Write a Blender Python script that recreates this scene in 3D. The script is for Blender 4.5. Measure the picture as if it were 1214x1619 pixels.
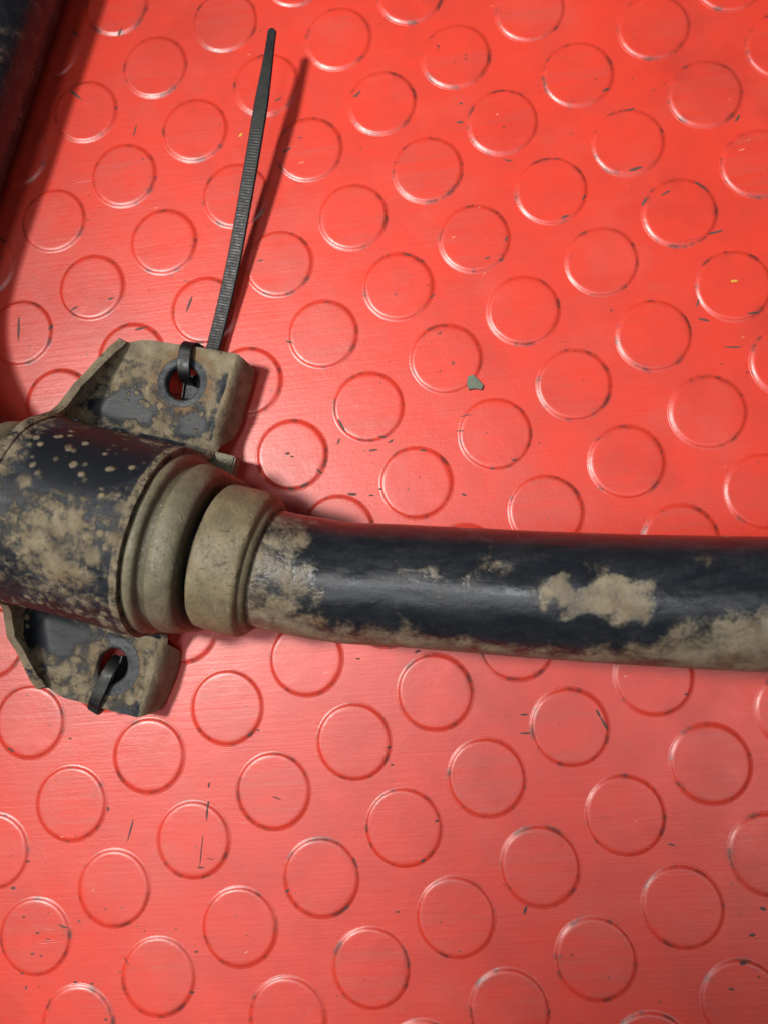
import bpy, bmesh, math, random
import numpy as np
from mathutils import Vector, Matrix, noise as mnoise

for o in list(bpy.data.objects):
    bpy.data.objects.remove(o)
scene = bpy.context.scene
C = scene.collection
S = 0.001                      # lengths below are written in millimetres
R_ = math.radians

# ------------------------------------------------------------------ camera
cam_d = bpy.data.cameras.new('camera')
cam = bpy.data.objects.new('camera', cam_d)
C.objects.link(cam)
cam.matrix_world = Matrix(((0.99498985, 0.00572922, 0.09981166, 0.0),
                           (0.00572922, 0.99344850, -0.11413703, 0.0),
                           (-0.09981166, 0.11413703, 0.98843835, 0.25444),
                           (0, 0, 0, 1)))
cam_d.sensor_fit = 'VERTICAL'
cam_d.sensor_height = 7.9
cam_d.sensor_width = 7.9 * 767 / 1024
cam_d.lens = 7.9 * 1170.0 / 1619.0
cam_d.clip_start = 0.005
cam_d.clip_end = 50
cam_d.dof.use_dof = True
cam_d.dof.focus_distance = 0.243
cam_d.dof.aperture_fstop = 2.4
scene.camera = cam

# ------------------------------------------------------------------ light
world = bpy.data.worlds.new('World')
scene.world = world
world.use_nodes = True
bg = world.node_tree.nodes['Background']
bg.inputs[0].default_value = (0.93, 0.96, 1.0, 1)
bg.inputs[1].default_value = 0.06


def area(name, loc, target, sx, sy, power, col, shape='RECTANGLE'):
    d = bpy.data.lights.new(name, 'AREA')
    d.shape = shape
    d.size = sx
    d.size_y = sy
    d.energy = power
    d.color = col
    o = bpy.data.objects.new(name, d)
    C.objects.link(o)
    o.location = loc
    o.rotation_euler = (Vector(target) - Vector(loc)).to_track_quat('-Z', 'Y').to_euler()
    return o




def spot(name, loc, target, power, cone, radius):
    d = bpy.data.lights.new(name, 'SPOT')
    d.energy = power
    d.color = (1.0, 0.965, 0.91)
    d.spot_size = R_(cone)
    d.spot_blend = 1.0
    d.shadow_soft_size = radius
    o = bpy.data.objects.new(name, d)
    C.objects.link(o)
    o.location = loc
    o.rotation_euler = (Vector(target) - Vector(loc)).to_track_quat('-Z', 'Y').to_euler()


# key lamp up to the left, and an added spot brightening the lower left
spot('key_fill_spot', (-0.48, 0.11, 0.85), (0.06, 0.165, 0), 52.0, 35.5, 0.06)
spot('key_fill_spot', (-0.49, 0.06, 0.85), (-0.13, -0.14, 0), 40.0, 21, 0.06)
area('ceiling_light_above', (-0.21, -0.02, 1.75), (-0.05, 0.0, 0), 0.16, 0.36, 3.2, (0.97, 0.98, 1.0))
area('ceiling_tube_near', (-0.40, -0.62, 1.7), (-0.05, 0.0, 0), 0.25, 1.0, 3.0, (0.96, 0.98, 1.0))
area('ceiling_tube_side', (0.75, -0.35, 1.7), (0.05, 0.0, 0), 0.2, 0.7, 3.4, (0.96, 0.98, 1.0))

vs = scene.view_settings
vs.view_transform = 'Standard'
vs.look = 'None'
vs.exposure = 0.0
vs.gamma = 1.0
vs.use_curve_mapping = False
scene.render.engine = 'CYCLES'


# ------------------------------------------------------------------ node helpers
class NT:
    def __init__(self, name):
        self.m = bpy.data.materials.new(name)
        self.m.use_nodes = True
        self.t = self.m.node_tree
        self.t.nodes.clear()
        self.out = self.t.nodes.new('ShaderNodeOutputMaterial')
        self.b = self.t.nodes.new('ShaderNodeBsdfPrincipled')
        self.t.links.new(self.b.outputs[0], self.out.inputs[0])

    def lk(self, a, b):
        if isinstance(a, (int, float)):
            b.default_value = a
        elif isinstance(a, tuple):
            b.default_value = a if len(a) == len(b.default_value) else (*a, 1)
        else:
            self.t.links.new(a, b)

    def coord(self, kind='obj', scale=1000.0, stretch=(1, 1, 1), rot=(0, 0, 0)):
        if kind == 'pos':
            s = self.t.nodes.new('ShaderNodeNewGeometry').outputs['Position']
        else:
            s = self.t.nodes.new('ShaderNodeTexCoord').outputs['Object']
        mp = self.t.nodes.new('ShaderNodeMapping')
        mp.inputs['Rotation'].default_value = rot
        self.t.links.new(s, mp.inputs[0])
        mp2 = self.t.nodes.new('ShaderNodeMapping')
        mp2.inputs['Scale'].default_value = tuple(scale * k for k in stretch)
        self.t.links.new(mp.outputs[0], mp2.inputs[0])
        return mp2.outputs[0]

    def noise(self, co, size, detail=3, rough=0.55, dist=0.0):
        n = self.t.nodes.new('ShaderNodeTexNoise')
        n.inputs['Scale'].default_value = 1.0 / size
        n.inputs['Detail'].default_value = detail
        n.inputs['Roughness'].default_value = rough
        n.inputs['Distortion'].default_value = dist
        self.t.links.new(co, n.inputs['Vector'])
        return n.outputs['Fac']

    def voro(self, co, size, rnd=1.0):
        n = self.t.nodes.new('ShaderNodeTexVoronoi')
        n.feature = 'SMOOTH_F1'
        n.inputs['Scale'].default_value = 1.0 / size
        n.inputs['Randomness'].default_value = rnd
        n.inputs['Smoothness'].default_value = 0.3
        self.t.links.new(co, n.inputs['Vector'])
        return n.outputs['Distance']

    def op(self, o, a, b=0.0, c=None):
        n = self.t.nodes.new('ShaderNodeMath')
        n.operation = o
        self.lk(a, n.inputs[0])
        self.lk(b, n.inputs[1])
        if c is not None:
            self.lk(c, n.inputs[2])
        return n.outputs[0]

    def rng(self, v, a, b, c=0.0, d=1.0):
        n = self.t.nodes.new('ShaderNodeMapRange')
        n.interpolation_type = 'SMOOTHSTEP'
        self.lk(v, n.inputs['Value'])
        n.inputs['From Min'].default_value = a
        n.inputs['From Max'].default_value = b
        n.inputs['To Min'].default_value = c
        n.inputs['To Max'].default_value = d
        return n.outputs[0]

    def mix(self, f, a, b):
        n = self.t.nodes.new('ShaderNodeMix')
        n.data_type = 'RGBA'
        self.lk(f, n.inputs[0])
        self.lk(a, n.inputs[6])
        self.lk(b, n.inputs[7])
        return n.outputs[2]

    def attr(self, name):
        n = self.t.nodes.new('ShaderNodeAttribute')
        n.attribute_name = name
        return n.outputs['Fac']

    def bump(self, h, dist_mm, strength=1.0):
        n = self.t.nodes.new('ShaderNodeBump')
        n.inputs['Strength'].default_value = strength
        n.inputs['Distance'].default_value = dist_mm * S
        self.lk(h, n.inputs['Height'])
        self.lk(n.outputs[0], self.b.inputs['Normal'])

    def set(self, **kw):
        for k, v in kw.items():
            self.lk(v, self.b.inputs[k.replace('_', ' ')])
        return self.m


# ------------------------------------------------------------------ materials
def mat_rubber_red():
    n = NT('red_rubber')
    co = n.coord('pos')
    big = n.noise(co, 90, 3)
    mid = n.noise(co, 14, 3, 0.6)
    fine = n.noise(co, 1.1, 1, 0.6)
    sc = n.coord('pos', stretch=(0.045, 1, 1), rot=(0, 0, R_(-5)))
    streak = n.noise(sc, 1.3, 2, 0.65)
    sc2 = n.coord('pos', stretch=(0.05, 1, 1), rot=(0, 0, R_(38)))
    streak2 = n.noise(sc2, 1.0, 2, 0.5)
    gate = n.rng(n.noise(co, 26, 2), 0.46, 0.66)
    line = n.op('MULTIPLY', n.rng(streak, 0.68, 0.75), gate)
    line2 = n.op('MULTIPLY', n.rng(streak2, 0.73, 0.78), gate)
    col = n.mix(n.rng(mid, 0.3, 0.75), (0.71, 0.046, 0.024), (0.61, 0.042, 0.023))
    col = n.mix(n.op('MULTIPLY', n.rng(big, 0.45, 0.75), 0.35), col, (0.52, 0.042, 0.026))
    film = n.rng(n.noise(co, 38, 3, 0.6), 0.48, 0.72)
    col = n.mix(n.op('MULTIPLY', film, 0.13), col, (0.42, 0.15, 0.12))
    col = n.mix(n.op('MULTIPLY', line, 0.55), col, (0.20, 0.03, 0.025))
    col = n.mix(n.op('MULTIPLY', line2, 0.45), col, (0.28, 0.05, 0.04))
    grease = n.rng(n.noise(co, 60, 4, 0.62), 0.50, 0.72)
    col = n.mix(n.op('MULTIPLY', grease, 0.42), col, (0.36, 0.026, 0.016))
    info = n.t.nodes.new('ShaderNodeObjectInfo').outputs['Random']
    top = n.attr('top')
    scf = n.rng(n.op('ADD', n.noise(sc, 4.0, 3, 0.7), n.op('MULTIPLY', n.op('SUBTRACT', info, 0.5), 0.25)), 0.48, 0.72)
    col = n.mix(n.op('MULTIPLY', n.op('MULTIPLY', scf, top), 0.30), col, (0.46, 0.085, 0.065))
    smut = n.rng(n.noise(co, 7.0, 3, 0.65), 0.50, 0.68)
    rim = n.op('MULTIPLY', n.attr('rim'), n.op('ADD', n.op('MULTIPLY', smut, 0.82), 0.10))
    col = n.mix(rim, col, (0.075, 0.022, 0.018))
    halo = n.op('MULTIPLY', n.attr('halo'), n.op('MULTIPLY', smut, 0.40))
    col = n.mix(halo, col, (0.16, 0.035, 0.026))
    spk = n.noise(co, 2.6, 2, 0.5)
    col = n.mix(n.op('MULTIPLY', n.rng(spk, 0.735, 0.76), 0.75), col, (0.07, 0.035, 0.03))
    pale = n.coord('pos', stretch=(0.2, 1, 1), rot=(0, 0, R_(-22)))
    pl = n.rng(n.noise(pale, 1.2, 1), 0.80, 0.83)
    col = n.mix(n.op('MULTIPLY', pl, 0.6), col, (0.85, 0.45, 0.36))
    rough = n.op('ADD', n.op('MULTIPLY', mid, 0.16), n.op('ADD', n.op('MULTIPLY', film, 0.05), 0.27))
    rough = n.op('ADD', rough, n.op('MULTIPLY', streak, 0.08))
    h = n.op('ADD', n.op('MULTIPLY', fine, 0.35), n.op('ADD', n.op('MULTIPLY', streak, 0.6), n.op('MULTIPLY', mid, 1.4)))
    h = n.op('SUBTRACT', h, n.op('MULTIPLY', line, 0.5))
    n.bump(h, 0.10, 0.8)
    return n.set(Base_Color=col, Roughness=rough, Specular_IOR_Level=0.8)


def mat_muddy(name, paint=(0.010, 0.012, 0.016), spots=0.0, rust=0.25, film_amt=0.5, grain=4.5, wear=False, soft=0.03, pr=0.24, spec=0.5, thin=0.0, fl=(0.06, 0.30), mb=0.35, speck=0.35):
    """black gloss paint, patchy dried mud steered by the mesh attribute 'mud'"""
    n = NT(name)
    co = n.coord('obj')
    mud = n.attr('mud')
    n1 = n.noise(co, grain, 4, 0.6, 0.3)
    n2 = n.noise(co, 1.2, 3, 0.6)
    v = n.op('ADD', mud, n.op('MULTIPLY', n.op('SUBTRACT', n1, 0.5), 1.15))
    v = n.op('ADD', v, n.op('MULTIPLY', n.op('SUBTRACT', n2, 0.5), speck))
    mask = n.rng(v, 0.42 - soft, 0.56 + soft)
    if spots:
        wob = n.op('ADD', n.noise(co, 2.0, 2), n.op('MULTIPLY', n.op('SUBTRACT', n.noise(co, 14, 2), 0.5), 1.6))
        d = n.op('ADD', n.voro(co, 7.5), n.op('MULTIPLY', n.op('SUBTRACT', wob, 0.5), 0.35))
        sp = n.op('MULTIPLY', n.rng(d, 0.14, 0.40, 1, 0), n.rng(mud, 0.16, 0.36))
        d2 = n.op('ADD', n.voro(co, 3.4), n.op('MULTIPLY', n.op('SUBTRACT', wob, 0.5), 0.3))
        sp2 = n.op('MULTIPLY', n.rng(d2, 0.20, 0.42, 1, 0), n.rng(n.noise(co, 12, 2), 0.48, 0.6))
        mask = n.op('MAXIMUM', mask, n.op('MULTIPLY', n.op('MAXIMUM', sp, sp2), spots))
    film = n.rng(n.noise(n.coord('obj', stretch=(0.4, 1, 1)), 4.5, 5, 0.7), 0.35, 0.75)
    filmf = n.op('MULTIPLY', n.op('MULTIPLY', film, film_amt), n.rng(mud, *fl))
    pc = n.mix(filmf, paint, (0.055, 0.062, 0.075))
    pc = n.mix(n.op('MULTIPLY', n.rng(n2, 0.42, 0.62), 0.6), pc, paint)
    tone = n.noise(co, 6, 4, 0.65)
    mc = n.mix(n.rng(tone, 0.3, 0.7), (0.150, 0.118, 0.074), (0.265, 0.218, 0.146))
    mc = n.mix(n.op('MULTIPLY', n.rng(n.noise(co, 9, 3, 0.6), 0.52, 0.7), rust), mc, (0.20, 0.115, 0.05))
    mc = n.mix(n.op('MULTIPLY', n.rng(n2, 0.55, 0.75), 0.45), mc, (0.12, 0.095, 0.065))
    if wear:
        w = n.attr('bare')
        wm = n.rng(n.op('ADD', w, n.op('MULTIPLY', n.op('SUBTRACT', n.noise(co, 2.4, 3), 0.5), 0.5)), 0.4, 0.6)
        mask = n.op('MULTIPLY', mask, n.op('SUBTRACT', 1.0, wm))
        pc = n.mix(wm, pc, n.mix(n.rng(n2, 0.4, 0.7), (0.030, 0.034, 0.040), (0.065, 0.067, 0.070)))
        rr = n.attr('rust')
        mc = n.mix(n.op('MULTIPLY', rr, n.rng(n1, 0.35, 0.6)), mc, (0.19, 0.105, 0.048))
    if thin:
        mask = n.op('MULTIPLY', mask, n.rng(n.op('ADD', n1, n.op('MULTIPLY', n2, 0.4)), 0.45, 0.85, 1.0 - thin, 1.0))
    col = n.mix(mask, pc, mc)
    rough = n.op('ADD', n.op('MULTIPLY', mask, 0.38), n.op('ADD', n.op('MULTIPLY', filmf, 0.45), pr))
    h = n.op('ADD', n.op('MULTIPLY', mask, n.op('ADD', 0.55, n.op('MULTIPLY', n2, 0.7))), n.op('MULTIPLY', film, 0.10 if wear else 0.28))
    n.bump(h, mb, 0.9)
    return n.set(Base_Color=col, Roughness=rough, Specular_IOR_Level=spec)


def mat_dusty(name, a, b, dark):
    n = NT(name)
    co = n.coord('obj')
    t = n.noise(co, 8, 5, 0.65, 0.4)
    f = n.noise(co, 1.0, 4, 0.65)
    st = n.coord('obj', stretch=(1, 0.15, 0.15))
    sc = n.noise(st, 1.3, 3, 0.6)
    col = n.mix(n.rng(t, 0.3, 0.7), a, b)
    col = n.mix(n.op('MULTIPLY', n.rng(f, 0.54, 0.70), 0.7), col, dark)
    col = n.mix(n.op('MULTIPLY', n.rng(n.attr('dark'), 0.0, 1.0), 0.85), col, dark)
    col = n.mix(n.op('MULTIPLY', n.rng(sc, 0.62, 0.75), 0.30), col, (0.42, 0.37, 0.27))
    fk = n.rng(n.noise(co, 0.9, 2, 0.6), 0.70, 0.76)
    col = n.mix(n.op('MULTIPLY', fk, 0.6), col, (0.50, 0.46, 0.36))
    nick = n.rng(n.noise(n.coord('obj', stretch=(0.25, 1, 1)), 1.6, 2, 0.6), 0.66, 0.72)
    col = n.mix(n.op('MULTIPLY', nick, 0.35), col, dark)
    h = n.op('SUBTRACT', n.op('ADD', n.op('MULTIPLY', f, 0.7), n.op('MULTIPLY', t, 0.8)), n.op('MULTIPLY', nick, 0.5))
    n.bump(h, 0.34, 0.9)
    return n.set(Base_Color=col, Roughness=n.rng(f, 0.3, 0.7, 0.42, 0.72), Specular_IOR_Level=0.45)


def mat_nylon():
    n = NT('black_nylon')
    co = n.coord('obj')
    f = n.noise(co, 1.5, 3)
    d = n.rng(n.noise(co, 5, 3), 0.5, 0.7)
    col = n.mix(n.op('MULTIPLY', d, 0.5), (0.006, 0.0065, 0.007), (0.018, 0.019, 0.020))
    n.bump(f, 0.06, 0.5)
    return n.set(Base_Color=col, Roughness=n.rng(f, 0.3, 0.7, 0.38, 0.55), Specular_IOR_Level=0.32)


def mat_plain(name, col, rough=0.8, var=0.4):
    n = NT(name)
    co = n.coord('pos')
    f = n.noise(co, 0.8, 3)
    c2 = tuple(k * (1 - var) for k in col)
    n.bump(f, 0.1, 0.6)
    return n.set(Base_Color=n.mix(f, c2, col), Roughness=rough)


M_RED = mat_rubber_red()
M_BAR = mat_muddy('muddy_black_bar', film_amt=0.34, rust=0.5, grain=6.5, pr=0.21, soft=0.20, thin=0.55, speck=0.55, fl=(0.0, 0.12), mb=0.22)
M_BRK = mat_muddy('muddy_black_bracket', spots=1.0, film_amt=0.85, rust=0.35, wear=True, soft=0.095, pr=0.46, spec=0.28, thin=0.18, mb=0.45, fl=(0.10, 0.42), grain=3.6)
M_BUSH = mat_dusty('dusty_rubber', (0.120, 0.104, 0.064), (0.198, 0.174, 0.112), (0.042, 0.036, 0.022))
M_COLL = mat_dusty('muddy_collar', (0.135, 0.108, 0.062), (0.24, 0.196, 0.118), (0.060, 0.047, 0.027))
M_TIE = mat_nylon()
M_CHIP = mat_plain('green_grey_chip', (0.17, 0.20, 0.15))
M_GRIT = mat_plain('dark_grime', (0.16, 0.080, 0.068), 0.75, 0.7)
M_YEL = mat_plain('yellow_fleck', (0.75, 0.42, 0.05))


# ------------------------------------------------------------------ mesh helpers
def link(name, me, m, parent=None, smooth_deg=35):
    if m is not None:
        me.materials.append(m)
    if smooth_deg:
        me.polygons.foreach_set('use_smooth', [True] * len(me.polygons))
        me.set_sharp_from_angle(angle=R_(smooth_deg))
    o = bpy.data.objects.new(name, me)
    C.objects.link(o)
    o.parent = parent
    return o


def mesh_np(name, V, F):
    me = bpy.data.meshes.new(name)
    me.from_pydata([tuple(float(c) * S for c in v) for v in V], [], [tuple(int(i) for i in f) for f in F])
    me.update()
    return me


def put_attr(me, name, vals):
    a = me.attributes.new(name, 'FLOAT', 'POINT')
    a.data.foreach_set('value', [float(v) for v in vals])


def empty(name, loc, label, cat, group=None, rot=(0, 0, 0)):
    o = bpy.data.objects.new(name, None)
    o.empty_display_size = 0.02
    C.objects.link(o)
    o.location = [c * S for c in loc]
    o.rotation_euler = rot
    o['label'] = label
    o['category'] = cat
    if group:
        o['group'] = group
    return o


def catmull(P, n):
    P = [np.array(p, float) for p in P]
    P = [2 * P[0] - P[1]] + P + [2 * P[-1] - P[-2]]
    out = []
    for i in range(1, len(P) - 2):
        a, b, c, d = P[i - 1:i + 3]
        ta = 0.0
        k = lambda p, q: max(np.linalg.norm(q - p) ** 0.5, 1e-6)
        tb = ta + k(a, b); tc = tb + k(b, c); td = tc + k(c, d)
        for j in range(n):
            t = tb + (tc - tb) * j / n
            A1 = (tb - t) / (tb - ta) * a + (t - ta) / (tb - ta) * b
            A2 = (tc - t) / (tc - tb) * b + (t - tb) / (tc - tb) * c
            A3 = (td - t) / (td - tc) * c + (t - tc) / (td - tc) * d
            B1 = (tc - t) / (tc - ta) * A1 + (t - ta) / (tc - ta) * A2
            B2 = (td - t) / (td - tb) * A2 + (t - tb) / (td - tb) * A3
            out.append((tc - t) / (tc - tb) * B1 + (t - tb) / (tc - tb) * B2)
    out.append(P[-2])
    return np.array(out)


def resample(P, step):
    d = np.r_[0, np.cumsum(np.linalg.norm(np.diff(P, axis=0), axis=1))]
    n = max(2, int(d[-1] / step))
    t = np.linspace(0, d[-1], n + 1)
    return np.stack([np.interp(t, d, P[:, k]) for k in range(3)], 1)


def grid_faces(nr, nc, close_c=False, base=0):
    F = []
    for i in range(nr - 1):
        for j in range(nc if close_c else nc - 1):
            k = (j + 1) % nc
            F.append((base + i * nc + j, base + i * nc + k, base + (i + 1) * nc + k, base + (i + 1) * nc + j))
    return F


def nz(x, y, z=0.0, s=1.0):
    return mnoise.noise(Vector((x / s, y / s, z / s)))


def sstep(a, b, x):
    t = min(1, max(0, (x - a) / (b - a)))
    return t * t * (3 - 2 * t)


# ------------------------------------------------------------------ the rubber mat and its studs
PITCH, TH, OX, OY = 32.0, 3.69477506, -31.3536, 66.8302
UX, UY = PITCH * math.cos(TH), PITCH * math.sin(TH)
STUD_H, STUD_R = 0.62, 12.75
prof = [(0, STUD_H), (6, STUD_H), (10.2, STUD_H), (10.9, STUD_H), (11.3, STUD_H * 0.97), (11.7, STUD_H * 0.85), (12.0, STUD_H * 0.62),
        (12.3, STUD_H * 0.35), (12.6, STUD_H * 0.12), (12.9, STUD_H * 0.02), (13.2, 0.0), (13.3, -0.12)]


def stud_mesh(seed, seg=72):
    rnd = random.Random(seed)
    V = [(0, 0, STUD_H)]
    ph = rnd.random() * 9
    for r, z in prof[1:]:
        for k in range(seg):
            a = 2 * math.pi * k / seg
            w = 1 + 0.006 * nz(math.cos(a) * 2 + ph, math.sin(a) * 2, ph)
            V.append((r * w * math.cos(a), r * w * math.sin(a), z + (0.05 * nz(r * math.cos(a) + ph * 9, r * math.sin(a), 0, 6) if r < 11 else 0)))
    F = [(0, 1 + k, 1 + (k + 1) % seg) for k in range(seg)]
    for i in range(len(prof) - 2):
        b = 1 + i * seg
        for k in range(seg):
            k2 = (k + 1) % seg
            F.append((b + k, b + seg + k, b + seg + k2, b + k2))
    return V, F


X0, X1, Y0, Y1 = -330, 260, -290, 390
nx, ny = 119, 137
V = []
for j in range(ny):
    for i in range(nx):
        x = X0 + (X1 - X0) * i / (nx - 1)
        y = Y0 + (Y1 - Y0) * j / (ny - 1)
        V.append((x, y, 0.035 * nz(x, y, 3, 45)))
F = grid_faces(ny, nx)
b = len(V)
V += [(X0, Y0, -4), (X1, Y0, -4), (X1, Y1, -4), (X0, Y1, -4)]
F.append((b + 3, b + 2, b + 1, b))
F.append((b, b + 1) + tuple(range(nx - 1, -1, -1)))
F.append((b + 2, b + 3) + tuple(range((ny - 1) * nx, ny * nx)))
F.append((b + 1, b + 2) + tuple((j + 1) * nx - 1 for j in range(ny - 1, -1, -1)))
F.append((b + 3, b) + tuple(j * nx for j in range(ny)))
mat_o = link('floor_mat', mesh_np('floor_mat', V, F), M_RED)
mat_o['kind'] = 'structure'
mat_o['label'] = 'red rubber mat with raised round studs'

variants = []
for s in range(6):
    me = mesh_np('stud', *stud_mesh(s))
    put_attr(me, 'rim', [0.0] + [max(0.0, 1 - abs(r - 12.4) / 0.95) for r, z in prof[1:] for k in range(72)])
    put_attr(me, 'top', [1.0] + [1.0 if r < 11.7 else 0.0 for r, z in prof[1:] for k in range(72)])
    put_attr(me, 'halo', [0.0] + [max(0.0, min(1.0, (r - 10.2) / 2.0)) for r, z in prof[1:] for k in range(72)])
    me.materials.append(M_RED)
    me.polygons.foreach_set('use_smooth', [True] * len(me.polygons))
    variants.append(me)
spots = []
for a in range(-14, 15):
    for b in range(-14, 15):
        x = OX + a * UX - b * UY
        y = OY + a * UY + b * UX
        if X0 + 16 < x < X1 - 16 and Y0 + 16 < y < Y1 - 16:
            spots.append((x, y))
spots.sort(key=lambda p: max(abs(p[0] + 35) / 0.77, abs(p[1] - 46)))
rnd = random.Random(4)
for i, (x, y) in enumerate(spots[:300]):
    o = bpy.data.objects.new('stud', variants[rnd.randrange(6)])
    C.objects.link(o)
    o.parent = mat_o
    o.location = (x * S, y * S, 0)
    o.rotation_euler = (0, 0, rnd.random() * 6.28)
V, F = [], []
for x, y in spots[300:]:
    v, f = stud_mesh(1, 24)
    b = len(V)
    V += [(p[0] + x, p[1] + y, p[2]) for p in v]
    F += [tuple(b + i for i in q) for q in f]
if V:
    o = link('studs_beyond', mesh_np('studs_beyond', V, F), M_RED, mat_o)
    o['kind'] = 'stuff'


def ground(x, y):
    """height of the mat surface, studs included"""
    dx, dy = x - OX, y - OY
    a = round((dx * UX + dy * UY) / PITCH ** 2)
    b = round((-dx * UY + dy * UX) / PITCH ** 2)
    r = math.hypot(dx - a * UX + b * UY, dy - a * UY - b * UX)
    rs = [p[0] for p in prof]
    return float(np.interp(r, rs, [max(p[1], 0) for p in prof])) + 0.0


# ------------------------------------------------------------------ anti-roll bar
CX, CY, CZ = -111.11, 21.69, 34.0            # bracket axis point
AX = np.array([0.97152, -0.23696, 0.0])      # bar direction inside the bracket
BX = np.array([0.23696, 0.97152, 0.0])
RB = 18.0


def on_axis(u, z=CZ):
    return np.array([CX, CY, 0]) + AX * u + np.array([0, 0, z])


arm = lambda s, z=18.6: np.array([-210 + 0.26 * s, 56.6 + 0.965 * s, z])
P0, P1, P2, P3 = on_axis(-33), on_axis(-33 - 15, 33.5), arm(8, 24), arm(66)
bend = [(1 - t) ** 3 * P0 + 3 * (1 - t) ** 2 * t * P1 + 3 * (1 - t) * t * t * P2 + t ** 3 * P3 for t in np.linspace(0, 1, 9)]
pts = [arm(330), arm(250), arm(170), arm(110)] + bend[::-1] + [on_axis(-10), on_axis(15), on_axis(38), on_axis(52), on_axis(60.5),
       (-43.5, 5.8, 34), (-34, 4.4, 34.1), (-16, 3.5, 34.6), (3, 2.3, 36.3), (22.4, 1.1, 38.3), (53, -0.3, 42), (82, -1.2, 45.8), (130, -2.5, 51.5), (210, -4, 58)]
path = resample(catmull(pts, 24), 1.6)
bar_e = empty('anti_roll_bar', (20, 0, 0), 'black painted steel anti-roll bar with mud along its underside, bent behind the bracket', 'anti-roll bar')
OFF = np.array([20, 0, 0])
SEG = 88


def bar_mud(p, th):
    """how thick dried mud sits at a point; th = degrees from the top towards the near side"""
    x = p[0]
    d = 0.10
    w = 5.0 * nz(x, th * 0.35, 1.0, 9) + 3.0 * nz(x, th * 0.35, 7.0, 3.5)
    w2 = 12.0 * nz(x, th * 0.35, 21.0, 8) + 8.0 * nz(x, th * 0.35, 33.0, 3.5)

    def blob(cx, ct, rx, rt, st):
        q = math.hypot((x + w - cx) / rx, (th + w2 - ct) / rt)
        return st * (1 - sstep(0.45, 1.3, q))
    if p[1] < 60 and x > -135:
        if (p[0] - CX) * AX[0] + (p[1] - CY) * AX[1] < 39.5:
            return 0.05  # kept black: shade between bush and collar put into the colour
        if x < -36:
            d = max(d, 0.50 * (1 - sstep(-50, -37, x + w)) if abs(th) < 75 else 0.2)
        d = max(d, blob(-54, 68, 28, 45, 0.85), blob(-18, 78, 36, 40, 0.80), blob(14, 84, 30, 32, 0.74))
        d = max(d, blob(38, 2, 16, 18, 0.98), blob(30, 4, 8, 13, 0.85), blob(46, 5, 9, 17, 0.8))
        d = max(d, blob(72, 58, 22, 46, 0.92), blob(95, 48, 30, 60, 0.9), blob(45, 78, 24, 34, 0.80), blob(30, 60, 8, 10, 0.5))
        d = max(d, blob(-45, 12, 8, 30, 0.5), blob(84, 10, 5, 12, 0.6), blob(-8, -8, 9, 9, 0.40), blob(10, -22, 7, 8, 0.38))
        if th > 95 or th < -110:
            d = max(d, 0.7)
    elif p[1] < 130:
        d = 0.55
    else:
        d = 0.22
        if -40 < th < 60 and nz(p[1], th, 2, 14) > 0.25:
            d = 0.30
    return d


T = np.gradient(path, axis=0)
T /= np.linalg.norm(T, axis=1)[:, None]
V, mud = [], []
for p, t in zip(path, T):
    side = np.cross(t, [0, 0, 1.0])
    side /= np.linalg.norm(side)
    up = np.cross(side, t)
    for k in range(SEG):
        a = 2 * math.pi * k / SEG
        th = (math.degrees(a) + 180) % 360 - 180
        m = bar_mud(p, th)
        r = RB + 0.06 * nz(p[0] + p[1], k * 0.5, 5, 11) + 0.25 * max(0, m - 0.5)
        V.append(p - OFF + r * (math.cos(a) * up + math.sin(a) * side))
        mud.append(m)
nr = len(path)
F = grid_faces(nr, SEG, True)
F += [tuple(range(SEG)), tuple((nr - 1) * SEG + k for k in range(SEG - 1, -1, -1))]
F = [f[::-1] for f in F]
me = mesh_np('tube', V, F)
put_attr(me, 'mud', mud)
link('tube', me, M_BAR, bar_e, 50)


def lathe_u(name, stations, seg, centre_z, shape=None, m=None, parent=None, off=OFF, attr=None, sharp=40, jitter=0.0):
    """closed ring surface: stations (u, r) around the bar axis"""
    V, A = [], []
    for u, r in stations:
        c = on_axis(u, centre_z) - off
        for k in range(seg):
            a = 2 * math.pi * k / seg
            v, w = (r * math.sin(a), r * math.cos(a)) if shape is None else shape(r, a)
            j = jitter * nz(v + u * 3, w, u, 5)
            V.append(c + BX * (v * (1 + j / max(r, 1))) + np.array([0, 0, w * (1 + j / max(r, 1))]))
            A.append(attr(u, r) if attr else 0.0)
    n = len(stations)
    F = grid_faces(n, seg, True)
    me = mesh_np(name, V, F)
    put_attr(me, 'dark', A)
    bm = bmesh.new()
    bm.from_mesh(me)
    bmesh.ops.recalc_face_normals(bm, faces=bm.faces)
    bm.to_mesh(me)
    bm.free()
    return link(name, me, m, parent, sharp)


co_st = [(38.2, 17.6), (38.2, 20.6), (38.5, 21.6), (39.2, 22.2), (41, 22.4), (45, 22.5), (49, 22.4), (51.8, 22.3), (52.7, 21.9), (53.2, 21.0),
         (53.5, 20.3), (54.4, 20.0), (55.1, 19.4), (55.3, 18.6), (55.0, 17.6)]
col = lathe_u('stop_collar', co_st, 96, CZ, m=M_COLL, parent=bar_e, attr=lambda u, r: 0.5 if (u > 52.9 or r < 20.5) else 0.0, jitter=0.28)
col['label'] = 'mud coloured stop collar around the bar'

# ------------------------------------------------------------------ rubber bush
bush_e = empty('rubber_bush', (CX, CY, 0), 'tan dusty ribbed rubber bush squeezed inside the black bracket', 'bush')
OFB = np.array([CX, CY, 0])


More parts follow.
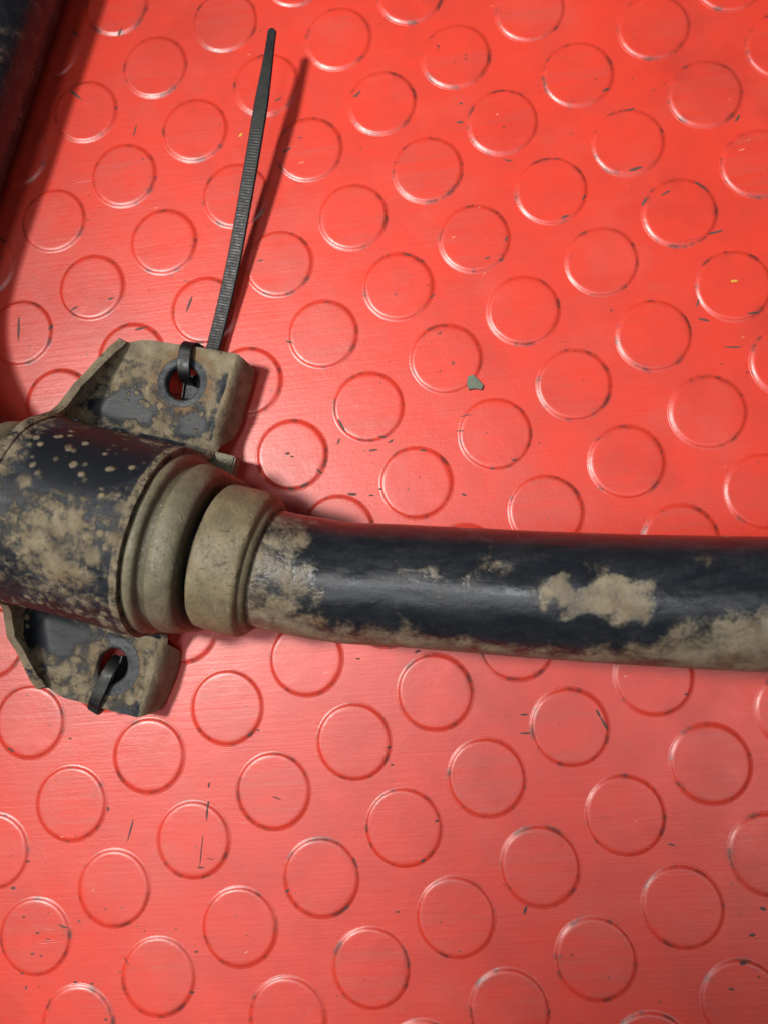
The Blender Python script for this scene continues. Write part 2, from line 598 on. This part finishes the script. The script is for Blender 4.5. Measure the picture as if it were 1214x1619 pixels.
def dshape(r, a):
    v, w = r * math.sin(a), r * math.cos(a)
    if w < 0:
        k = min(1.0, -w / 8.0)
        v2 = math.copysign(r, v) if abs(v) > 1e-6 else 0
        f = abs(math.atan2(v, -w)) / (math.pi / 2)        # 0 bottom .. 1 side
        if f > 0.5:
            q = (1 - f) * 2
            v, w = math.copysign(r, v), -q * min(r, 27)
        else:
            q = f * 2
            v, w = math.copysign(r * q, v), -min(r, 27)
    return v, w


half = [(2, 26.2), (19, 26.6), (21.6, 26.9), (22.3, 27.6), (22.9, 28.1), (24.0, 28.25), (25.0, 28.0), (25.5, 27.5), (25.8, 26.7), (26.2, 26.0), (27.0, 25.7),
        (28.2, 25.7), (28.7, 26.1), (29.3, 26.4), (30.6, 26.4), (32.6, 26.1), (34.4, 25.6), (35.3, 25.0), (36.1, 24.0), (36.4, 22.9), (36.3, 21.0), (36.2, 17.7)]
st = [(-u, r) for u, r in half[::-1]] + half
bush_shade = lambda u, r: 1.0 if r < 24.3 else (0.6 if (25.6 < abs(u) < 28.5) else (0.6 if abs(u) < 21.9 else 0.0))  # groove, end face and crevice darkened: their shade put into the colour
lathe_u('body', st, 128, CZ, dshape, M_BUSH, bush_e, OFB, bush_shade, 48, 0.18)
# flat foot of the bush that pokes out beside the round ribs
bm = bmesh.new()
bmesh.ops.create_cube(bm, size=1)
for v in bm.verts:
    v.co = Vector((v.co.x * 58.5, v.co.y * 61 + 3.0, v.co.z * 6.5))
bmesh.ops.bevel(bm, geom=list(bm.edges), offset=0.6, segments=2, affect='EDGES')
me = bpy.data.meshes.new('foot')
bm.transform(Matrix.Scale(S, 4))
bm.to_mesh(me)
bm.free()
put_attr(me, 'dark', [0.0] * len(me.vertices))
foot = link('foot', me, M_BUSH, bush_e, 30)
foot.location = (0, 0, 9.0 * S)
foot.rotation_euler = (R_(2.5), 0, math.atan2(AX[1], AX[0]))

# ------------------------------------------------------------------ bracket
ROLL = R_(1.7)
AXZ = math.atan2(AX[1], AX[0])
base = np.array([CX, CY, 0]) + BX * (CZ * math.sin(ROLL))
brk = empty('mounting_bracket', tuple(base), 'black pressed steel saddle bracket spattered with tan mud, two bolt holes', 'bracket', rot=(ROLL, 0, AXZ))
ZA = CZ * math.cos(ROLL)
RS, WF, FIL, TK = 29.9, -22.0, 7.0, 3.1
VUP, VLO = 66.3, 60.5
HOLE_UP, HOLE_LO = (3.9, 53.5, 6.0), (5.4, -46.0, 5.3)


def profile(rs, wf, fil, vend, side):
    """from the flange's outer edge to the crown (v,w); side +1 = far flange, -1 = near flange"""
    P = []
    va = rs + fil
    for k in range(34):
        P.append((vend + (va - vend) * k / 34, wf))
    for k in range(12):
        a = (math.pi / 2) * k / 12
        P.append((va - fil * math.sin(a), wf + fil - fil * math.cos(a)))
    wt = wf + fil
    for k in range(12):
        P.append((rs, wt + (0 - wt) * k / 12))
    for k in range(31):
        a = (math.pi / 2) * k / 30
        P.append((rs * math.cos(a), rs * math.sin(a)))
    return np.array([(side * v, w) for v, w in P])


NS = 34 + 12 + 12 + 31
# cross-section towards each end of the sheet: (distance in from the edge, rise 0..1)
CROSS = []
LIPR = 4.5
for k in range(9):
    a = (math.pi / 2) * k / 8
    CROSS.append((LIPR * (1 - math.sin(a)), 0.5 * (1 - math.cos(a))))
CROSS += [(0.0, 0.62), (0.0, 0.75), (0.0, 0.88), (0.0, 1.0)]


CROSS_R = [(8.0, 0.0), (6.6, -0.03), (5.6, -0.09), (4.9, -0.13), (4.3, -0.145), (3.8, -0.12), (3.3, -0.06), (2.6, 0.04), (2.0, 0.18), (1.5, 0.35), (1.0, 0.55), (0.5, 0.78), (0.1, 1.0)]


def side_rows(side, kind):
    vend = VUP if side > 0 else VLO
    lo = profile(RS, WF, FIL, vend, side)
    cr = profile(RS + 0.6, WF + 8.5, 12.5, vend - 1.5, side)
    dn = profile(RS - 0.9, WF - 9.5, 3.0, vend - 1.0, side)
    rng_ = range(0, 34 + 7) if kind == 'flange' else range(34 + 6, NS)
    rows = []
    for i in rng_:
        out = max(0.0, min(1.0, (abs(lo[i][0]) - 34) / (vend - 34)))
        if side > 0:
            uL, uR = -27.0 + 8.5 * out, 22.4 + 2.6 * sstep(0.0, 0.5, out)
        else:
            uL, uR = -27.0 + 13.0 * out, 22.4 + 2.4 * sstep(0.0, 0.35, out) - 1.3 * sstep(0.6, 1.0, out)
        sad = sstep(-19, -5, lo[i][1])                     # the saddle is a little narrower than the flanges
        uL += 7.4 * sad
        drop = 0.12 + 0.88 * sstep(-0.02, 0.35, out)
        row = []
        hs = 1.12 - 0.85 * out ** 1.25
        skew = (0.055 if side > 0 else 0.02) * out

        def pt(u, k, E=cr):
            k2 = k * hs
            v = lo[i][0] * (1 - k2) + E[i][0] * k2 + skew * u
            w = lo[i][1] * (1 - k2) + E[i][1] * k2
            cn = max(0.0, 1 - min(u - uL, uR - u) / 8.0)
            v -= side * 2.2 * cn * cn * sstep(0.72, 1.0, out)
            # hammered, slightly uneven sheet
            w += 0.25 * nz(u, v, w, 13)
            v += 0.22 * nz(u + 50, v, w, 9) * (1 + k)
            u += 0.35 * k * nz(v, w, u + 30, 7)
            return (u, v, w)
        for d, k in CROSS[::-1]:
            row.append(pt(uL + d, k))
        for q in range(1, 40):
            row.append(pt(uL + LIPR + (uR - uL - LIPR - 8.0) * q / 40, 0.0))
        hs = drop * (1.0 - 0.15 * sstep(0.85, 1.0, out))
        for d, k in CROSS_R:
            row.append(pt(uR - d, k, dn))
        rows.append(row)
    return rows


def thick_sheet(rows, flip, tk):
    G = np.array(rows)
    n, m_, _ = G.shape
    gu = np.gradient(G, axis=0)
    gv = np.gradient(G, axis=1)
    N = np.cross(gu, gv)
    N /= np.maximum(np.linalg.norm(N, axis=2), 1e-9)[:, :, None]
    # make normals face outward (away from the bar axis / upwards)
    mid = N[:, m_ // 2]
    if mid[n // 2].dot(np.array([0, G[n // 2, m_ // 2, 1], G[n // 2, m_ // 2, 2] + 60])) < 0:
        N = -N
    B = G - N * tk
    V = list(G.reshape(-1, 3)) + list(B.reshape(-1, 3))
    o = n * m_
    F = grid_faces(n, m_)
    F += [tuple(i + o for i in f[::-1]) for f in F]
    for j in range(m_ - 1):
        F.append((j + 1, j, o + j, o + j + 1))
        k = (n - 1) * m_
        F.append((k + j, k + j + 1, o + k + j + 1, o + k + j))
    for i in range(n - 1):
        F.append((i * m_, (i + 1) * m_, o + (i + 1) * m_, o + i * m_))
        k = m_ - 1
        F.append(((i + 1) * m_ + k, i * m_ + k, o + i * m_ + k, o + (i + 1) * m_ + k))
    return V, F


def brk_attrs(me):
    mud, bare, rust = [], [], []
    for vv in me.vertices:
        u, v, w = vv.co.x / S, vv.co.y / S, vv.co.z / S - ZA
        d = 0.40
        bt = rt = 0.0
        if abs(v) < 33 and w > -22:                        # saddle
            ang = math.degrees(math.atan2(-v, w))          # + towards the near side
            d = 0.33 + 0.10 * math.sin(u * 0.13 + 1)
            q = math.hypot((u - 2) / 19, (ang + 44) / 30)
            d -= 0.30 * (1 - sstep(0.75, 1.05, q))         # rubbed clean black patch
            q = math.hypot((u - 2) / 20, (ang - 12) / 28)
            d += 0.17 * (1 - sstep(0.5, 1.1, q))
            q = math.hypot((u + 18) / 7, (ang + 40) / 40)
            d += 0.20 * (1 - sstep(0.5, 1.1, q))
            q = math.hypot((u + 21) / 7, (ang - 35) / 30)
            d -= 0.25 * (1 - sstep(0.6, 1.1, q))
            if ang > 60 or ang < -78:
                d = 0.24
            if u > 20.3 or u < -18.2:
                d = max(d, 0.55)
        else:
            hu, hv, hr = HOLE_UP if v > 0 else HOLE_LO
            r = math.hypot(u - hu, v - hv)
            wu, wv = 4 * nz(u, v, 3, 8), 4 * nz(u, v, 9, 7)

            def mud_shade(cu, cv, ru, rv, st):
                return st * (1 - sstep(0.35, 1.25, math.hypot((u + wu - cu) / ru, (v + wv - cv) / rv)))
            if v > 0:
                d = 0.60 - mud_shade(-14, 40, 12, 6.5, 0.85) - mud_shade(-4, 47, 11, 6, 0.15) - mud_shade(13, 40, 10, 5.5, 0.42) - mud_shade(18, 52, 2.5, 7, 0.3)  # first term paints the upper left pocket's shade as bare black
                d += mud_shade(0, 63, 30, 5, 0.3)
                bt = 1 - sstep(hr + 2.0, hr + 3.6, r)
            else:
                d = 0.57 - mud_shade(2, -37.0, 11, 4, 0.27) - mud_shade(-18, -39, 13, 9, 0.9) - mud_shade(15, -60, 10, 4, 0.2)  # second term paints the lip's shade in the lower left pocket black
                bt = (1 - sstep(hr + 4.2, hr + 5.4, r)) * (0.42 + 0.35 * sstep(hu - 5, hu + 4, u))
            rt = (1 - sstep(hr + 4.5, hr + 7.5, r)) * (0.7 if v > 0 else 0.3)
            if w > WF + 5.5:
                d = 0.75
            if u > 19.5:
                d = 0.95
        mud.append(d)
        bare.append(bt)
        rust.append(rt)
    put_attr(me, 'mud', mud)
    put_attr(me, 'bare', bare)
    put_attr(me, 'rust', rust)


def bevel_rim(me, width=1.05):
    bm = bmesh.new()
    bm.from_mesh(me)
    bmesh.ops.remove_doubles(bm, verts=bm.verts, dist=1e-7)
    bmesh.ops.recalc_face_normals(bm, faces=bm.faces)
    es = [e for e in bm.edges if len(e.link_faces) == 2 and e.calc_face_angle(0) > R_(50)]
    bmesh.ops.bevel(bm, geom=es, offset=width * S, segments=3, profile=0.5, affect='EDGES', clamp_overlap=True)
    bm.to_mesh(me)
    bm.free()


def piece(name, rows, hole=None):
    V, F = thick_sheet(rows, False, TK)
    V = [(p[0], p[1], p[2] + ZA) for p in V]
    me = mesh_np(name, V, F)
    bevel_rim(me)
    if hole:
        hu, hv, hr = hole
        tmp = bpy.data.objects.new('tmp_sheet', me)
        C.objects.link(tmp)
        cm = bpy.data.meshes.new('tmp_drill')
        bm = bmesh.new()
        rz = [(hr + 1.3, 6), (hr + 1.3, 0.45), (hr + 0.25, -0.35), (hr, -1.0), (hr, -7)]
        rings = []
        for r, z in rz:
            rings.append([bm.verts.new(((hu + r * math.cos(2 * math.pi * k / 56)) * S, (hv + r * (1.0 if hv > 0 else 1.1) * math.sin(2 * math.pi * k / 56)) * S, (ZA + WF + z) * S)) for k in range(56)])
        for a, b in zip(rings, rings[1:]):
            for k in range(56):
                bm.faces.new((a[k], b[k], b[(k + 1) % 56], a[(k + 1) % 56]))
        bm.faces.new(rings[0])
        bm.faces.new(rings[-1][::-1])
        bmesh.ops.recalc_face_normals(bm, faces=bm.faces)
        bm.to_mesh(cm)
        bm.free()
        drill = bpy.data.objects.new('tmp_drill', cm)
        C.objects.link(drill)
        md = tmp.modifiers.new('b', 'BOOLEAN')
        md.operation = 'DIFFERENCE'
        md.solver = 'EXACT'
        md.object = drill
        dg = bpy.context.evaluated_depsgraph_get()
        me2 = bpy.data.meshes.new_from_object(tmp.evaluated_get(dg))
        bpy.data.objects.remove(tmp)
        bpy.data.objects.remove(drill)
        me = me2
        me.name = name
    brk_attrs(me)
    me.materials.clear()
    return link(name, me, M_BRK, brk, 38)


up_s, lo_s = side_rows(1, 'saddle'), side_rows(-1, 'saddle')
piece('saddle', up_s + lo_s[::-1][1:])
f1 = piece('flange', side_rows(1, 'flange'), HOLE_UP)
f1['label'] = 'far flange, sandy mud around a bare ringed bolt hole'
f2 = piece('flange', side_rows(-1, 'flange'), HOLE_LO)
f2['label'] = 'near flange with an oval bolt hole'


# ------------------------------------------------------------------ cable ties
BM = Matrix.Translation(Vector(base) * S) @ Matrix.Rotation(AXZ, 4, 'Z') @ Matrix.Rotation(ROLL, 4, 'X')


def loc2world(u, v, w):
    return np.array(BM @ Vector((u * S, v * S, (w + ZA) * S))) / S


def strap_mesh(name, P, wdir, width, tk, org, taper=None, ribs=None, closed=False, n_w=7):
    """flat nylon strap swept along P; ribs=(start,end,pitch,height) in mm along the path"""
    P = np.array(P)
    d = np.r_[0, np.cumsum(np.linalg.norm(np.diff(P, axis=0), axis=1))]
    T = np.gradient(P, axis=0)
    T /= np.linalg.norm(T, axis=1)[:, None]
    V = []
    nc = None
    for i, p in enumerate(P):
        wd = np.array(wdir if not callable(wdir) else wdir(d[i]), float)
        wd = wd - T[i] * (wd @ T[i])
        wd /= np.linalg.norm(wd)
        nn = np.cross(wd, T[i])
        hw = width / 2 * (taper(d[i]) if taper else 1)
        ht = tk / 2
        rib = 0.0
        if ribs and ribs[0] < d[i] < ribs[1]:
            ph = ((d[i] - ribs[0]) / ribs[2]) % 1.0
            rib = ribs[3] * (ph if ph < 0.75 else (1 - ph) * 3) - ribs[3] * 0.3
        xs = [-1, -0.86, -0.70, -0.60, 0.60, 0.70, 0.86, 1]
        top = [0.35, 0.95, 1.0, 1.0, 1.0, 1.0, 0.95, 0.35]
        ring = []
        for x, h in zip(xs, top):
            inner = 1.0 if abs(x) < 0.65 else 0.0
            ring.append(p - org + wd * hw * x + nn * (ht * h + rib * inner))
        for x, h in zip(xs[::-1], top[::-1]):
            ring.append(p - org + wd * hw * x - nn * ht * h)
        nc = len(ring)
        V += ring
    F = grid_faces(len(P), nc, True)
    if closed:
        b = (len(P) - 1) * nc
        F += [(b + j, b + (j + 1) % nc, (j + 1) % nc, j) for j in range(nc)]
    else:
        F += [tuple(range(nc))[::-1], tuple((len(P) - 1) * nc + k for k in range(nc))]
    me = mesh_np(name, V, F)
    bm = bmesh.new()
    bm.from_mesh(me)
    bmesh.ops.recalc_face_normals(bm, faces=bm.faces)
    bm.to_mesh(me)
    bm.free()
    return me


def head_mesh(name, sx, sy, sz):
    bm = bmesh.new()
    bmesh.ops.create_cube(bm, size=1)
    for v in bm.verts:
        k = 0.86 if v.co.z > 0 else 1.0
        v.co = Vector((v.co.x * sx * k, v.co.y * sy * k, v.co.z * sz))
    bmesh.ops.bevel(bm, geom=list(bm.edges), offset=0.5, segments=3, affect='EDGES')
    # mouth the strap goes through
    f = max(bm.faces, key=lambda f: f.calc_center_median().z)
    r = bmesh.ops.inset_region(bm, faces=[f], thickness=0.7)
    bmesh.ops.translate(bm, vec=(0, 0, -0.8), verts=f.verts)
    me = bpy.data.meshes.new(name)
    bm.transform(Matrix.Scale(S, 4))
    bm.to_mesh(me)
    bm.free()
    return me


# far tie: loop through the far hole, head enlarged under the hole to darken it, long tail lifting off the mat
hu, hv, hr = HOLE_UP
wf = WF
org = loc2world(hu, 62, wf) * np.array([1, 1, 0])
t1 = empty('cable_tie', tuple(org), 'black nylon cable tie through the far bolt hole, long ribbed tail pointing away', 'cable tie', 'cable ties looped through the bracket holes')
loop = [(hu + 0.2, hv + 1.2, wf - 5.2), (hu + 0.2, hv + 1.6, wf - 2.5), (hu + 0.1, hv + 2.8, wf + 0.5), (hu - 0.4, hv + 5.5, wf + 1.6), (hu - 0.9, hv + 9.0, wf + 1.7),
        (hu - 1.2, hv + 12.2, wf + 1.3), (hu - 0.9, hv + 14.0, wf - 0.9), (hu + 1.8, hv + 13.0, wf - 3.6), (hu + 5.0, hv + 11.0, wf - 5.0),
        (hu + 7.5, hv + 7.5, wf - 5.4), (hu + 4.5, hv + 4.0, wf - 6.0), (hu + 1.2, hv + 2.0, wf - 6.0)]
LP = resample(catmull([loc2world(*p) for p in loop + loop[:1]], 14), 0.6)[:-1]
link('strap_loop', strap_mesh('strap_loop', LP, tuple(AX), 4.7, 1.3, org, closed=True), M_TIE, t1, 40)
hd = link('head', head_mesh('head', 9.6, 10.6, 5.2), M_TIE, t1, 30)
hw_ = loc2world(hu + 2.0, hv - 0.3, wf - 8.4)
hd.location = Vector((hw_ - org) * S)
hd.rotation_euler = (0, 0, AXZ + R_(8))
tail = [(-92.6, 71.0, 6.0), (-89.8, 79.5, 4.6), (-87.3, 89.5, 3.6), (-83.5, 105.2, 4.4), (-79.7, 121.5, 6.2), (-76.2, 138.2, 8.7), (-72.3, 157.5, 11.6), (-68.9, 175.8, 14.2), (-66.6, 189, 15.9), (-64.8, 201, 17.2)]
TP = resample(catmull(tail, 60), 0.25)
tl = float(np.sum(np.linalg.norm(np.diff(TP, axis=0), axis=1)))


def tap(d):
    if d > tl - 1.2:
        return 0.62 * max(0.35, math.sqrt(max(0, 1 - ((d - tl + 1.2) / 1.2) ** 2)))
    return 1 - 0.38 * sstep(tl - 30, tl - 2, d)


link('tail', strap_mesh('tail', TP, (1, -0.17, 0.05), 5.3, 1.2, org, taper=tap, ribs=(3.0, tl - 36, 1.05, 0.13)), M_TIE, t1, 40)

# near tie
hu, hv, hr = HOLE_LO
org2 = loc2world(hu, -58, wf) * np.array([1, 1, 0])
t2 = empty('cable_tie', tuple(org2), 'short black cable tie looped through the near bolt hole and over its flange edge', 'cable tie', 'cable ties looped through the bracket holes')
loop = [(hu + 0.8, hv + 2.5, wf - 2.6), (hu + 0.6, hv + 1.0, wf - 0.3), (hu + 0.1, hv - 2.2, wf + 1.4), (hu - 0.7, hv - 7.0, wf + 1.6), (hu - 1.6, hv - 11.5, wf + 1.5), (hu - 2.0, hv - 14.0, wf + 0.8),
        (hu - 2.1, hv - 15.0, wf - 1.2), (hu - 1.9, hv - 13.8, wf - 3.6), (hu - 0.9, hv - 8, wf - 4.2), (hu + 0.2, hv - 1.0, wf - 4.2), (hu + 0.8, hv + 2.2, wf - 3.8)]
LP = resample(catmull([loc2world(*p) for p in loop + loop[:1]], 14), 0.6)[:-1]
link('strap_loop', strap_mesh('strap_loop', LP, tuple(AX - 0.16 * BX), 4.4, 1.2, org2, closed=True), M_TIE, t2, 40)
hd = link('head', head_mesh('head', 5.6, 3.2, 3.4), M_TIE, t2, 30)
hp = loc2world(hu - 2.3, hv - 15.1, wf - 1.3)
hd.location = Vector((hp - org2) * S)
hd.rotation_euler = (R_(60), 0, AXZ - R_(15))
tp = [loc2world(hu + 3.0, hv + 4.0, wf - 2.0), loc2world(hu + 2.9, hv + 1.0, wf - 1.9), loc2world(hu + 2.7, hv - 2.2, wf - 2.4), loc2world(hu + 2.2, hv - 5.5, wf - 3.2)]
TP = resample(catmull(tp, 30), 0.2)
link('tail', strap_mesh('tail', TP, tuple(AX * 0.5 + np.array([0, 0, -0.8])), 3.6, 1.1, org2, ribs=(0.3, 9, 1.1, 0.4)), M_TIE, t2, 40)

# ------------------------------------------------------------------ chip and grime on the mat
rnd = random.Random(11)


def crumb(cx, cy, ln, ang, wd, hgt, V, F, seg=12):
    ca, sa = math.cos(ang), math.sin(ang)
    rows = [(1.0, 0.04), (0.72, 0.8), (0.35, 1.0)]
    b = len(V)
    ph = rnd.random() * 50
    for q, hh in rows:
        for k in range(seg):
            a = 2 * math.pi * k / seg
            rr = q * (1 + 0.38 * nz(math.cos(a) * 1.4 + ph, math.sin(a) * 1.4, ph))
            lx, ly = ln / 2 * math.cos(a) * rr, wd / 2 * math.sin(a) * rr
            x, y = cx + lx * ca - ly * sa, cy + lx * sa + ly * ca
            V.append((x, y, ground(x, y) + hgt * hh + 0.03))
    V.append((cx, cy, ground(cx, cy) + hgt + 0.03))
    for i in range(2):
        for k in range(seg):
            k2 = (k + 1) % seg
            F.append((b + i * seg + k, b + i * seg + k2, b + (i + 1) * seg + k2, b + (i + 1) * seg + k))
    t = b + 3 * seg
    for k in range(seg):
        F.append((b + 2 * seg + k, b + 2 * seg + (k + 1) % seg, t))


MARKS = [(85.1, 143.7, 6.6, -0.7, 1.5), (73.0, 141.5, 3.9, 0.52, 1.07), (63.0, 151.0, 5.2, 0.23, 1.5), (89.4, 126.5, 4.7, 0.24, 1.29), (61.9, 173.9, 3.5, 0.32, 1.07), (98.6, 168.4, 3.2, 1.04, 1.29), (53.6, 182.0, 3.6, 0.42, 1.07), (65.6, 138.8, 3.7, 1.13, 1.29), (84.1, 95.1, 4.2, -0.22, 1.07), (82.3, 101.2, 2.7, 1.37, 1.07), (100.2, 96.8, 4.1, 0.15, 1.07), (93.4, 85.2, 6.2, -0.03, 0.86), (-17.5, 122.5, 3.2, -0.22, 0.86), (-8.8, 107.0, 2.3, 0.7, 0.86), (-6.2, 92.9, 1.8, 0.52, 0.86), (1.7, 180.3, 1.6, -0.07, 1.07), (1.4, 172.9, 2.8, 0.03, 1.29), (1.4, 173.1, 1.8, -0.06, 0.86), (-36.3, 186.3, 2.8, 0.7, 1.29), (-37.2, 185.4, 2.1, -0.07, 1.07), (17.5, 127.2, 2.3, 1.05, 1.07), (15.6, 119.5, 2.2, 0.33, 1.07), (10.7, 120.1, 2.0, 0.24, 0.86), (44.8, 141.3, 2.3, 1.05, 1.07), (38.0, 134.3, 3.1, 0.33, 1.07), (35.8, 156.6, 3.6, 0.04, 0.86), (18.6, 157.1, 3.2, -0.24, 0.86), (-60.4, 91.5, 2.8, -0.38, 1.07), (-46.5, 106.0, 3.2, 0.05, 0.86), (-40.9, 60.4, 6.0, -1.05, 1.29), (-26.5, 56.0, 3.1, -0.02, 1.07), (-23.5, 54.4, 2.2, 0.52, 1.07), (-29.6, 51.3, 3.1, 0.16, 1.07), (-36.8, 35.7, 3.6, -0.01, 1.5), (-41.9, 54.7, 2.3, 1.23, 1.07), (-60.0, 50.4, 1.8, -0.01, 1.29), (-58.4, 49.3, 1.4, -0.01, 0.86), (-53.9, 39.0, 3.6, 0.43, 1.5), (-58.6, 37.7, 1.8, -0.01, 1.07), (-48.6, 43.9, 2.7, -0.7, 1.07), (-27.0, 37.4, 1.3, -0.01, 1.07), (-30.1, 35.2, 1.8, -0.01, 0.86), (-12.2, 50.9, 2.6, -0.1, 1.07), (1.9, 35.2, 2.0, -0.36, 1.07), (2.5, 63.0, 3.9, 0.16, 0.65), (0.7, 57.6, 3.1, -0.02, 0.65), (19.1, 47.1, 2.2, 0.34, 1.07), (11.7, 44.3, 1.9, -0.01, 0.86), (-164.1, 99.5, 9.9, 1.6, 1.29), (-151.6, 99.9, 2.4, 1.08, 1.29), (-116.1, 98.2, 5.3, 0.23, 1.29), (-130.2, 218.7, 3.5, 0.99, 1.07), (-146.9, 193.2, 8.3, -0.72, 1.29), (-122.4, 177.2, 5.6, 1.36, 0.86), (-66.5, 186.0, 3.3, 0.5, 0.86), (-62.5, 165.5, 3.3, 0.51, 1.29), (-57.7, 170.0, 1.9, -0.06, 0.65), (-71.7, 122.6, 2.4, 0.14, 0.86), (-98.1, 107.1, 6.2, 1.25, 1.29), (-128.4, 110.1, 2.4, 0.32, 1.07), (-142.6, 106.7, 3.8, 0.51, 1.07), (-71.2, -47.0, 2.2, 0.61, 1.29), (-68.4, -45.5, 1.3, 0.02, 0.86), (-156.9, -54.1, 3.3, -0.45, 1.07), (-120.6, -73.2, 1.7, 1.43, 1.29), (-135.6, -49.9, 1.4, 0.02, 0.86), (-153.3, -100.5, 1.8, 0.04, 1.29), (-148.6, -91.5, 1.6, 0.04, 1.07), (-148.6, -109.5, 1.4, 0.05, 0.86), (-134.4, -111.9, 3.6, -0.27, 0.86), (-143.3, -114.4, 1.6, 0.05, 0.86), (-144.7, -121.2, 1.4, 0.05, 0.86), (-141.7, -121.6, 1.1, 0.05, 0.86), (-139.3, -116.2, 1.4, 0.05, 0.65), (-148.3, -127.8, 1.4, 0.05, 1.07), (-146.7, -132.3, 1.6, 1.24, 0.86), (-129.3, -129.6, 1.3, 0.05, 1.07), (-123.5, -129.9, 1.3, 0.05, 0.86), (-117.7, -140.4, 1.3, 0.06, 0.86), (-87.6, -117.9, 1.3, 0.05, 1.07), (-88.7, -130.5, 1.7, -0.27, 1.29), (-111.5, -121.9, 3.3, -0.77, 0.65), (-57.0, -97.1, 1.9, 0.87, 1.29), (-37.2, -101.6, 1.5, 0.53, 1.07), (-61.3, -67.5, 3.0, -0.3, 0.65), (-23.5, -50.0, 1.5, 0.19, 1.29), (-22.4, -55.7, 1.3, 0.03, 0.86), (-7.7, -73.1, 1.5, 0.03, 1.07), (-12.1, -85.7, 1.7, 0.37, 1.29), (93.9, -96.1, 1.8, -0.22, 1.5), (90.3, -104.0, 2.1, 0.22, 1.5), (86.9, -112.2, 2.3, 0.14, 1.5), (83.0, -119.9, 1.9, -0.12, 1.07), (67.0, -78.0, 2.3, -0.23, 0.86), (21.2, -38.4, 2.5, 0.11, 1.07), (21.5, -44.4, 4.1, 0.02, 0.86), (47.0, -40.8, 4.7, -1.06, 1.29), (45.1, -37.4, 2.8, -1.06, 1.07), (-20.5, -102.2, 1.4, 0.05, 0.86), (20.6, -99.8, 3.2, 1.2, 1.29), (-85.2, -72.6, 7.0, 1.53, 1.07), (-86.8, -85.4, 10.2, 1.49, 0.65), (-86.8, -90.9, 2.6, 0.04, 0.86), (-83.6, -88.0, 3.0, -0.2, 0.43), (-112.2, -79.6, 7.1, 1.33, 0.86), (-85.1, -64.1, 2.1, 1.42, 0.86), (-14.0, -18.2, 2.1, 0.36, 1.29), (-34.2, -21.0, 1.5, 0.01, 0.86), (73.3, -30.8, 1.8, 0.02, 0.86), (36.3, -19.2, 1.6, 0.01, 0.86)]
V, F = [], []
for x, y, ln, an, wd in MARKS:
    crumb(x, y, ln, an, wd * 0.72, 0.05 + 0.05 * rnd.random(), V, F)
for _ in range(60):
    x, y = rnd.uniform(-185, 120), rnd.uniform(-150, 240)
    s = rnd.uniform(0.3, 0.65)
    crumb(x, y, s * rnd.uniform(1, 2.2), rnd.uniform(-0.6, 0.6), s * 0.7, 0.08, V, F, 7)
g = link('grime', mesh_np('grime', V, F), M_GRIT)
g['kind'] = 'stuff'
g['label'] = 'dark grime specks scattered over the red mat'
g['category'] = 'grime'

bm = bmesh.new()
out = [(-2.4, 2.5), (-0.6, 3.2), (1.0, 1.5), (2.9, -0.6), (2.2, -2.2), (0.2, -1.7), (-2.1, -2.0), (-2.7, 0.2)]
top = [bm.verts.new((x, y, 0.95 + 0.25 * nz(x, y, 1, 2))) for x, y in out]
bot = [bm.verts.new((x * 1.04, y * 1.04, 0.05)) for x, y in out]
ctr = bm.verts.new((0, 0.2, 1.25))
for i in range(8):
    j = (i + 1) % 8
    bm.faces.new((bot[i], bot[j], top[j], top[i]))
    bm.faces.new((top[i], top[j], ctr))
bm.faces.new(bot[::-1])
bmesh.ops.recalc_face_normals(bm, faces=bm.faces)
bm.transform(Matrix.Scale(S, 4))
me = bpy.data.meshes.new('chip')
bm.to_mesh(me)
bm.free()
chip = link('chip', me, M_CHIP, None, 25)
chip.location = (5.9 * S, 74.2 * S, 0.35 * S)
chip['label'] = 'small grey-green chip lying against the edge of a stud'
chip['category'] = 'chip'

for (x, y, ln, an, lab) in [(-80.8, 172.7, 2.2, 0.55, 'tiny yellow fleck on the mat beside the cable tie tail'),
                            (94.5, 108.3, 2.6, 0.1, 'tiny yellow fleck on top of a stud near the right edge')]:
    V, F = [], []
    crumb(0, 0, ln, an, 0.8, 0.1, V, F, 10)
    z0 = ground(0, 0)
    V = [(p[0], p[1], p[2] - z0) for p in V]
    o = link('yellow_fleck', mesh_np('yellow_fleck', V, F), M_YEL)
    o.location = (x * S, y * S, ground(x, y) * S)
    o['label'] = lab
    o['category'] = 'fleck'
    o['group'] = 'yellow flecks'
